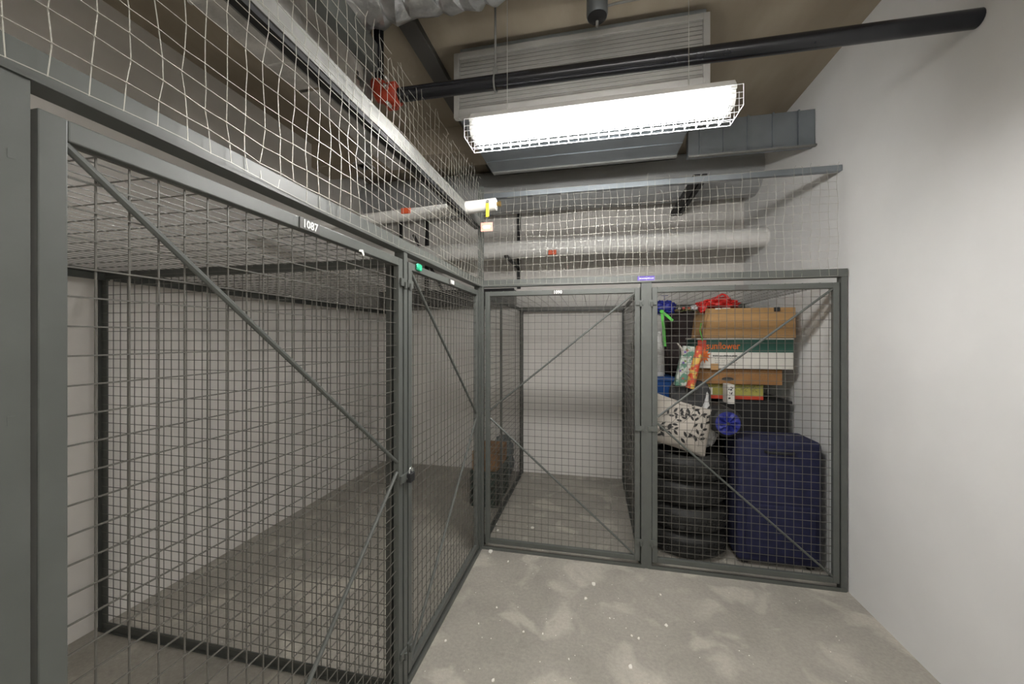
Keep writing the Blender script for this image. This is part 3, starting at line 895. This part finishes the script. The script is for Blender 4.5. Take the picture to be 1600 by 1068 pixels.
for r_i in range(4):
    x_ = -a + .13
    while x_ < -a + .29:
        l_ = R.uniform(.003, .012); m_.box((x_, -b - .0016, h * (.32 - .065 * r_i)), (x_ + l_, -b, h * (.32 - .065 * r_i) + .003)); x_ += l_ + R.uniform(.002, .008)
stuff(m_.build('small_print', M['ink'], t))
m_ = MB(); m_.box((-a + .10, -b - .004, -.012), (-a + .155, -b - .0005, h * .16)); m_.build('flap_tab', M['card'], t)
# open top cardboard box leaning outward
z0_, z1_ = z1_ + .008, at(1105, 482, .52).z
xa, xb = at(1098, 528, .52).x, xr + .01
t = thing('cardboard_box', 'plain tan cardboard box under the red bag', 'box', ((xa + xb) / 2, .70, z0_), 0, gb)
a = (xb - xa) / 2; h = z1_ - z0_
q = MB(); ins = .03
q.add([(-a, -.2, 0), (a, -.2, 0), (a, .2, 0), (-a, .2, 0), (-a + ins, -.19, h), (a, -.19, h), (a, .2, h), (-a + ins, .2, h)],
      [(0, 3, 2, 1), (4, 5, 6, 7), (0, 1, 5, 4), (1, 2, 6, 5), (2, 3, 7, 6), (3, 0, 4, 7)])
q.build('body', M['card'], t, bevel=.002)
m_ = MB(); m_.prism([(-a - .012, .004), (-a + .004, 0), (-a + ins + .006, h), (-a + ins - .014, h - .004)], -.212, -.198, 'y'); m_.build('corrugated_edge', M['cardtop'], t)
m_ = MB(); m_.box((a - .15, -.1995, h - .032), (a - .11, -.19, h + .002)); m_.build('notch', M['ink'], t)
m_ = MB(); m_.box((-a + ins + .06, -.1965, h - .008), (-a + ins + .10, -.18, h + .003)); m_.box((-a + ins + .11, -.1965, h - .003), (-a + ins + .17, -.18, h + .004)); m_.build('tape', M['boxwhite'], t)
m_ = MB(); m_.tube([(-a - .02, -.215, .12), (-a - .03, -.21, .06), (-a - .02, -.215, .02), (-a - .01, -.214, -.03)], .004, 6); m_.build('green_string', M['strap'], t)
# red bag on top
rb0, rb1 = at(1092, 490, .62), at(1153, 459, .62)
t = thing('red_bag', 'crumpled red fabric bag on top of the tan cardboard box', 'bag', ((rb0.x + rb1.x) / 2, .66, z1_ + .001))
wd = rb1.x - rb0.x
def sag(q):
    q = q.copy()
    q.z *= 1 + .55 * math.exp(-((q.x - .01) / .07) ** 2) if q.z > 0 else 1
    return q
m_ = MB(); m_.lump((0, 0, .042), (wd, .30, .08), 2.4, .30, 3.2, 44, 22, 5, sag); m_.build('body', M['redbag'], t, smooth=True)
m_ = MB(); m_.tube([(-.045, -.13, .07), (-.03, -.14, .10), (0, -.145, .115), (.035, -.14, .10), (.05, -.13, .07)], .009, 8); m_.build('handle', M['redbag'], t, smooth=True)
m_ = MB(); m_.lump((-wd / 2 + .015, -.10, .012), (.07, .10, .09), 2.2, .3, 4, 20, 14, 9); m_.build('drooping_corner', M['redbag'], t, smooth=True)

# back row under the roof: blue nylon bag, black bag, paper
u = at(1038, 476, .62)
t = thing('nylon_bag', 'crinkled blue nylon bag tied under the roof mesh above the white jug', 'bag', (u.x, .62, 1.825))
m_ = MB(); m_.lump((0, 0, .07), (.17, .2, .12), 2.6, .25, 4, 40, 20, 2); m_.build('body', M['bluefab'], t, smooth=True)
m_ = MB(); m_.bar((0, 0, .12), (0, 0, .175), .003, 6); m_.bar((-.03, 0, .177), (.03, 0, .177), .003, 6); m_.build('cord', M['bluefab'], t)
tote('storage_tote', 'black tote on the floor against the back wall', 1.27, 1.95, 1.24, 1.66, 0, .55, M['blacktote'], group=gt)
tote('storage_tote', 'black tote in the middle of the stack at the back wall', 1.27, 1.95, 1.24, 1.66, .55, 1.1, M['blacktote'], group=gt)
tote('storage_tote', 'black tote under the black bag at the back wall', 1.27, 1.95, 1.24, 1.66, 1.1, 1.6, M['blacktote'], group=gt)
u = at(1068, 476, 1.05)
m_ = MB(); m_.lump((u.x + .14, 1.43, 1.785), (.20, .28, .34), 2.8, .2, 4, 32, 18, 12)
tag(base(m_.build('black_bag', M['black'], smooth=True)), 'black bag on the rearmost tote stack under the roof mesh', 'bag')
u = at(1087, 481, .72)
m_ = MB(); m_.lump((u.x, .70, u.z), (.09, .07, .045), 2.6, .35, 6, 22, 12, 6)
tag(base(m_.build('crumpled_paper', M['paper'], smooth=True)), 'crumpled white paper between the brown case and the red bag', 'paper')
# dried flower bunch along the top of the case
t = thing('dried_flowers', 'bunch of dried flowers and grasses lying on top of the brown case', 'flowers', ((c0.x + c1.x) / 2, 1.06, c1.z + .002))
st_ = MB()
for i in range(46):
    x_ = R.uniform(-.22, .18); y_ = R.uniform(-.10, .03); dx_ = R.uniform(-.08, .10); dz_ = R.uniform(.0, .03)
    st_.tube([(x_, y_, .004), (x_ + dx_ * .5, y_ - .02, .012 + dz_), (x_ + dx_, y_ - .05, .004 + dz_ * .3)], .002, 4)
stuff(st_.build('stems', M['straw'], t))
lf = MB()
for i in range(60):
    x_, y_, z_ = R.uniform(-.24, .12), R.uniform(-.12, .02), R.uniform(.0, .035)
    an = R.uniform(0, 2 * PI); l_ = R.uniform(.012, .03)
    d_ = Vector((math.cos(an), math.sin(an) * .5, R.uniform(-.4, .4))) * l_; s_ = Vector((-d_.y, d_.x, .3 * l_)) * .35; c_ = Vector((x_, y_, z_))
    lf.add([c_ - d_, c_ + s_, c_ + d_, c_ - s_, c_ + Vector((0, 0, .002))], [(0, 1, 4), (1, 2, 4), (2, 3, 4), (3, 0, 4)])
stuff(lf.build('leaves', M['leafgreen'], t))
for i in range(7):
    q = MB(); q.lump((0, 0, 0), (.028, .028, .026), 2, .3, 8, 12, 8, i); o = q.build('flower_head', M['pinkbud'] if i % 3 else M['cream'], t, smooth=True)
    o.location = (-.21 + .042 * i + R.uniform(-.01, .01), -.11 + R.uniform(-.01, .03), .016 + R.uniform(0, .014))

# patterned bag and wrapping roll
p0_, p1_ = at(1054, 602, .45), at(1086, 540, .45)
t = thing('patterned_bag', 'pale green flower-printed paper bag leaning left of the boxes', 'bag', ((p0_.x + p1_.x) / 2, .46, p0_.z))
hh2 = p1_.z - p0_.z; hw2 = (p1_.x - p0_.x) / 2
q = MB(); q.add([(-hw2, -.03, 0), (hw2 * .55, -.03, 0), (hw2 * .55, .05, 0), (-hw2, .05, 0), (-hw2 * .15, -.02, hh2), (hw2, -.02, hh2 * .98), (hw2, .03, hh2 * .98), (-hw2 * .15, .03, hh2)],
                [(0, 3, 2, 1), (4, 5, 6, 7), (0, 1, 5, 4), (1, 2, 6, 5), (2, 3, 7, 6), (3, 0, 4, 7)])
q.build('body', M['floral'], t, bevel=.006)
m_ = MB(); m_.tube([(-hw2 * .2, -.02, hh2 * .78), (-hw2 * .35, -.03, hh2 * .93), (-hw2 * .8, -.03, hh2 * 1.07)], [.012, .010, .005], 6); m_.build('folded_corner', M['cream'], t)
for i in range(16):
    q = MB(); fx = R.uniform(.12, .88); fz = R.uniform(.06, .92)
    xx_ = -hw2 + (hw2 * .85) * fz + fx * (hw2 * 1.55 - hw2 * .4 * fz) * .95
    n_ = 5; pol = []
    for k_ in range(10):
        rr_ = (.013 if k_ % 2 else .006); pol.append((rr_ * math.cos(2 * PI * k_ / 10), rr_ * math.sin(2 * PI * k_ / 10)))
    q.prism(pol, -.0012, .0, 'y'); o = q.build('printed_flower', [M['violet'], M['boxwhite'], M['leafgreen'], M['pinkbud']][i % 4], t)
    o.location = (xx_, -.0325 + .01 * fz, fz * hh2)
w0, w1 = at(1078, 606, .43), at(1094, 541, .43)
t = thing('wrapping_roll', 'red and yellow patterned roll leaning against the box pile', 'roll', w0)
m_ = MB(); m_.bar((0, 0, 0), w1 - w0, .034, 16, .030); m_.build('roll', M['flame'], t, smooth=True)
# dark cushion
k0, k1 = at(1052, 650, .50), at(1108, 598, .50)
m_ = MB(); m_.lump(((k0.x + k1.x) / 2, .56, (k0.z + k1.z) / 2), (k1.x - k0.x + .04, .16, k1.z - k0.z + .03), 3.6, .05, 2, 36, 20, 2)
o = base(m_.build('cushion', M['greyfab'], smooth=True)); tag(o, 'charcoal fabric cushion wedged behind the floral pillow', 'cushion')
# support under it: a folded blanket on the tyres
m_ = MB()
for k_ in range(4):
    m_.box((k0.x - .02 + R.uniform(-.008, .008), .46, .757 + .065 * k_), (k1.x + .02, .68, .757 + .065 * k_ + .058))
tag(base(m_.build('folded_blanket', M['greyfab'], bevel=.02, seg=3)), 'folded charcoal blanket under the cushion on the tyres', 'blanket')

# floral pillow
pc = at(1064, 681, .27)
t = thing('floral_pillow', 'cream pillow printed with black leafy sprigs on the tyres', 'pillow', (pc.x, .27, .757))
PW, PH, PT = .46, .37, .16
def pil(x, z):
    """front depth of the pillow at (x, z)"""
    ux, uz = min(1, abs(x) / (PW / 2)), min(1, abs(z) / (PH / 2))
    k_ = max(0, (1 - ux ** 2.4) * (1 - uz ** 2.4)) ** .55
    return PT / 2 * k_ + .006 * noise.noise(Vector((x * 9, z * 9, 1)))
n = 34; vs = []; fs = []
for s in (-1, 1):
    for i in range(n + 1):
        for j in range(n + 1):
            x_, z_ = -PW / 2 + PW * i / n, -PH / 2 + PH * j / n
            f1 = 1 - .06 * (1 - (2 * z_ / PH) ** 2); f2 = 1 - .06 * (1 - (2 * x_ / PW) ** 2)
            vs.append((x_ * f1, s * pil(x_, z_), z_ * f2))
for s in range(2):
    o_ = s * (n + 1) ** 2
    for i in range(n):
        for j in range(n):
            q = (o_ + i * (n + 1) + j, o_ + (i + 1) * (n + 1) + j, o_ + (i + 1) * (n + 1) + j + 1, o_ + i * (n + 1) + j + 1)
            fs.append(q if s == 0 else q[::-1])
m_ = MB(); m_.add(vs, fs)
rot = Matrix.Rotation(math.radians(-17), 4, 'Y')
body = m_.build('body', M['cream'], t, smooth=80)
body.location = (-.01, 0, PH / 2 + .028); body.rotation_euler = (math.radians(-10), math.radians(16), 0)
sp = MB()
def leaf(x_, z_, an, l_):
    def p3(a_, b_):
        f1 = 1 - .06 * (1 - (2 * b_ / PH) ** 2); f2 = 1 - .06 * (1 - (2 * a_ / PW) ** 2)
        return (a_ * f1, -pil(a_, b_) - .002, b_ * f2)
    c_, s_ = math.cos(an), math.sin(an)
    pts = [(0.1, 0), (.4, .17), (.7, .17), (1, 0), (.7, -.17), (.4, -.17)]
    sp.add([p3(x_ + l_ * (u_ * c_ - v_ * s_), z_ + l_ * (u_ * s_ + v_ * c_)) for u_, v_ in pts], [(0, 1, 2, 3, 4, 5)])
for (sx_, sz_, an, ln) in ((-.17, -.17, 1.2, .30), (-.05, -.19, 1.0, .24), (.06, -.17, 1.5, .26), (.15, -.12, 1.9, .27), (-.15, .02, .6, .20), (.0, .02, 1.1, .18), (-.19, -.05, .1, .16), (.02, -.05, .2, .17), (-.1, .16, -.2, .14), (.1, .08, 1.2, .11), (-.18,-.1,.4,.12)):
    x_, z_ = sx_, sz_; a_ = an; st2 = .012; prev = (x_, z_)
    nn = int(ln / st2)
    for k_ in range(nn):
        a_ += R.uniform(-.18, .18); nx, nz2 = x_ + st2 * math.cos(a_), z_ + st2 * math.sin(a_)
        if abs(nx) > PW / 2 - .02 or abs(nz2) > PH / 2 - .02: break
        leaf(x_, z_, a_, st2 * 1.15) if False else sp.bar((x_, -pil(x_, z_) - .001, z_ * (1 - .06 * (1 - (2 * x_ / PW) ** 2))), (nx, -pil(nx, nz2) - .001, nz2 * (1 - .06 * (1 - (2 * nx / PW) ** 2))), .0012, 4)
        if k_ % 4 == 2:
            for s in (-1, 1):
                if R.random() < .85 and abs(nx) < PW / 2 - .04 and abs(nz2) < PH / 2 - .04:
                    leaf(nx, nz2, a_ + s * R.uniform(.5, .95), R.uniform(.044, .060))
        x_, z_ = nx, nz2
ob = stuff(sp.build('printed_sprigs', M['ink'], body))

# silvery plastic bag
b0, b1 = at(1092, 668, .38), at(1120, 622, .38)
def cone(q):
    k_ = 1 - .8 * max(0, min(1, (q.z + .06) / .2)); return Vector((q.x * k_ + .03 * max(0, q.z) * 3, q.y * k_, q.z))
m_ = MB(); m_.lump(((b0.x + b1.x) / 2 - .01, .42, .985), (.19, .15, .43), 2.2, .14, 3, 40, 26, 4, cone)
o = base(m_.build('plastic_bag', M['silverbag'], smooth=True)); tag(o, 'silvery plastic bag twisted to a point beside the floral pillow', 'bag')

# navy suitcase and rolled sleeping bag
s0 = Vector((1.882, .16, 0))
t = thing('suitcase', 'navy suitcase standing right of the tyres', 'suitcase', ((s0.x + 2.42) / 2 + .005, .30, 0))
a = (2.42 - s0.x) / 2; hS = at(1137, 661, .18).z - .106 - .002
m_ = MB(); m_.box((-a, -.13, .03), (a, .18, hS)); m_.build('body', M['navy'], t, bevel=.03, seg=4)
m_ = MB(); m_.box((-a + .05, -.15, .1), (a - .05, -.13, hS * .5)); m_.build('front_pocket', M['navy'], t, bevel=.012)
m_ = MB(); m_.tube([(-.09, -.128, hS - .08), (-.08, -.155, hS - .08), (.08, -.155, hS - .08), (.09, -.128, hS - .08)], .01, 8); m_.build('handle', M['black'], t, smooth=True)
for s in (-1, 1):
    m_ = MB(); m_.lathe([(.01, -.02), (.03, -.018), (.03, .018), (.01, .02)], (s * (a - .06), -.08, .03), 16, 'x'); m_.build('wheel', M['black'], t, smooth=True)
rc = at(1137, 661, .18)
rr_ = .106
t = thing('rolled_sleeping_bag', 'rolled sleeping bag showing a round blue crinkled end', 'sleeping bag', (rc.x, .18, rc.z))
m_ = MB(); m_.lathe([(.082, .0), (.098, .006), (rr_, .02), (rr_, .34), (.09, .36), (.05, .365)], n=32, axis='y'); m_.build('sack', M['black'], t, smooth=True)
q = MB(); vs = []; fs = []; nr, na = 7, 40
for i in range(nr + 1):
    for k_ in range(na):
        rad = .084 * i / nr; a_ = 2 * PI * k_ / na
        vs.append((rad * math.cos(a_), -.004 - .012 * (1 - i / nr) + (.011 * math.sin(a_ * 9 + i * .5) * math.sin(PI * min(1, i / nr))), rad * math.sin(a_)))
for i in range(nr):
    for k_ in range(na):
        fs.append((i * na + k_, i * na + (k_ + 1) % na, (i + 1) * na + (k_ + 1) % na, (i + 1) * na + k_))
q.add(vs, fs); q.build('gathered_end', M['bluefab'], t, smooth=True)
m_ = MB(); m_.lathe([(.006, -.024), (.012, -.02), (.012, -.012)], n=12, axis='y'); m_.build('cord_toggle', M['black'], t)
zz_ = rc.z - rr_
# white slip case with dark print
wc = at(1141, 625, .46)
t = thing('slip_case', 'narrow white printed case standing on the sleeping bag', 'box', (wc.x, .46, rc.z + rr_ - .004))
m_ = MB(); m_.box((-.024, -.02, 0), (.024, .10, .15)); m_.build('body', M['boxwhite'], t, bevel=.002)
m_ = MB()
for i in range(12):
    x_, z_ = R.uniform(-.022, .008), R.uniform(.01, .13); m_.box((x_, -.0215, z_), (x_ + R.uniform(.004, .014), -.02, z_ + R.uniform(.003, .012)))
stuff(m_.build('dark_print', M['ink'], t))
# orange and red odds seen through the partition
rd = thing('paper_folder', 'red paper folder between the tyres and the wire partition', 'folder', (1.262, .62, .757))
m_ = MB(); m_.box((0, -.06, 0), (.03, .10, .27)); m_.build('cover', M['redink'], rd, bevel=.003)

# ------------------------------------------------------------------ corner bay behind the middle locker's side
t = thing('storage_crate', 'dark green crate in the corner bay under a cardboard box', 'crate', (-.175, .95, 0))
a, b, h = .135, .26, .33
q = MB(); q.box((-a, -b, 0), (a, b, .01))
for z in (.02, .11, .2, .29):
    q.box((-a, -b, z), (a, -b + .012, z + .055)); q.box((-a, b - .012, z), (a, b, z + .055)); q.box((-a, -b, z), (-a + .012, b, z + .055)); q.box((a - .012, -b, z), (a, b, z + .055))
for sx in (-1, 1):
    for sy in (-1, 1):
        q.box((sx * a, sy * b, 0), (sx * (a - .03), sy * (b - .03), h))
q.build('body', M['greencrate'], t, bevel=.002)
t, a, b, h = carton('cardboard_box', 'brown cardboard box on the green crate in the corner bay', -.305, -.045, .74, 1.14, .331, .52, M['card2'])
m_ = MB(); m_.lump((-.17, 1.46, .25), (.24, .34, .48), 2.6, .22, 4, 40, 26, 8)
tag(base(m_.build('folded_tarp', M['tarp'], smooth=True)), 'bundled grey-blue tarp in the corner bay behind the crate', 'tarp')

# dark cable tray along the back wall over the L-shaped corner locker
m_ = MB(); m_.box((-1.84, 1.60, 2.04), (-.06, 1.73, 2.22)); m_.box((-1.84, 1.585, 2.03), (-.06, 1.60, 2.07)); m_.box((-1.84, 1.585, 2.19), (-.06, 1.60, 2.235))
tag(base(m_.build('cable_tray', M['black'], bevel=.003)), 'black cable tray along the back wall behind the second left-row locker', 'tray')
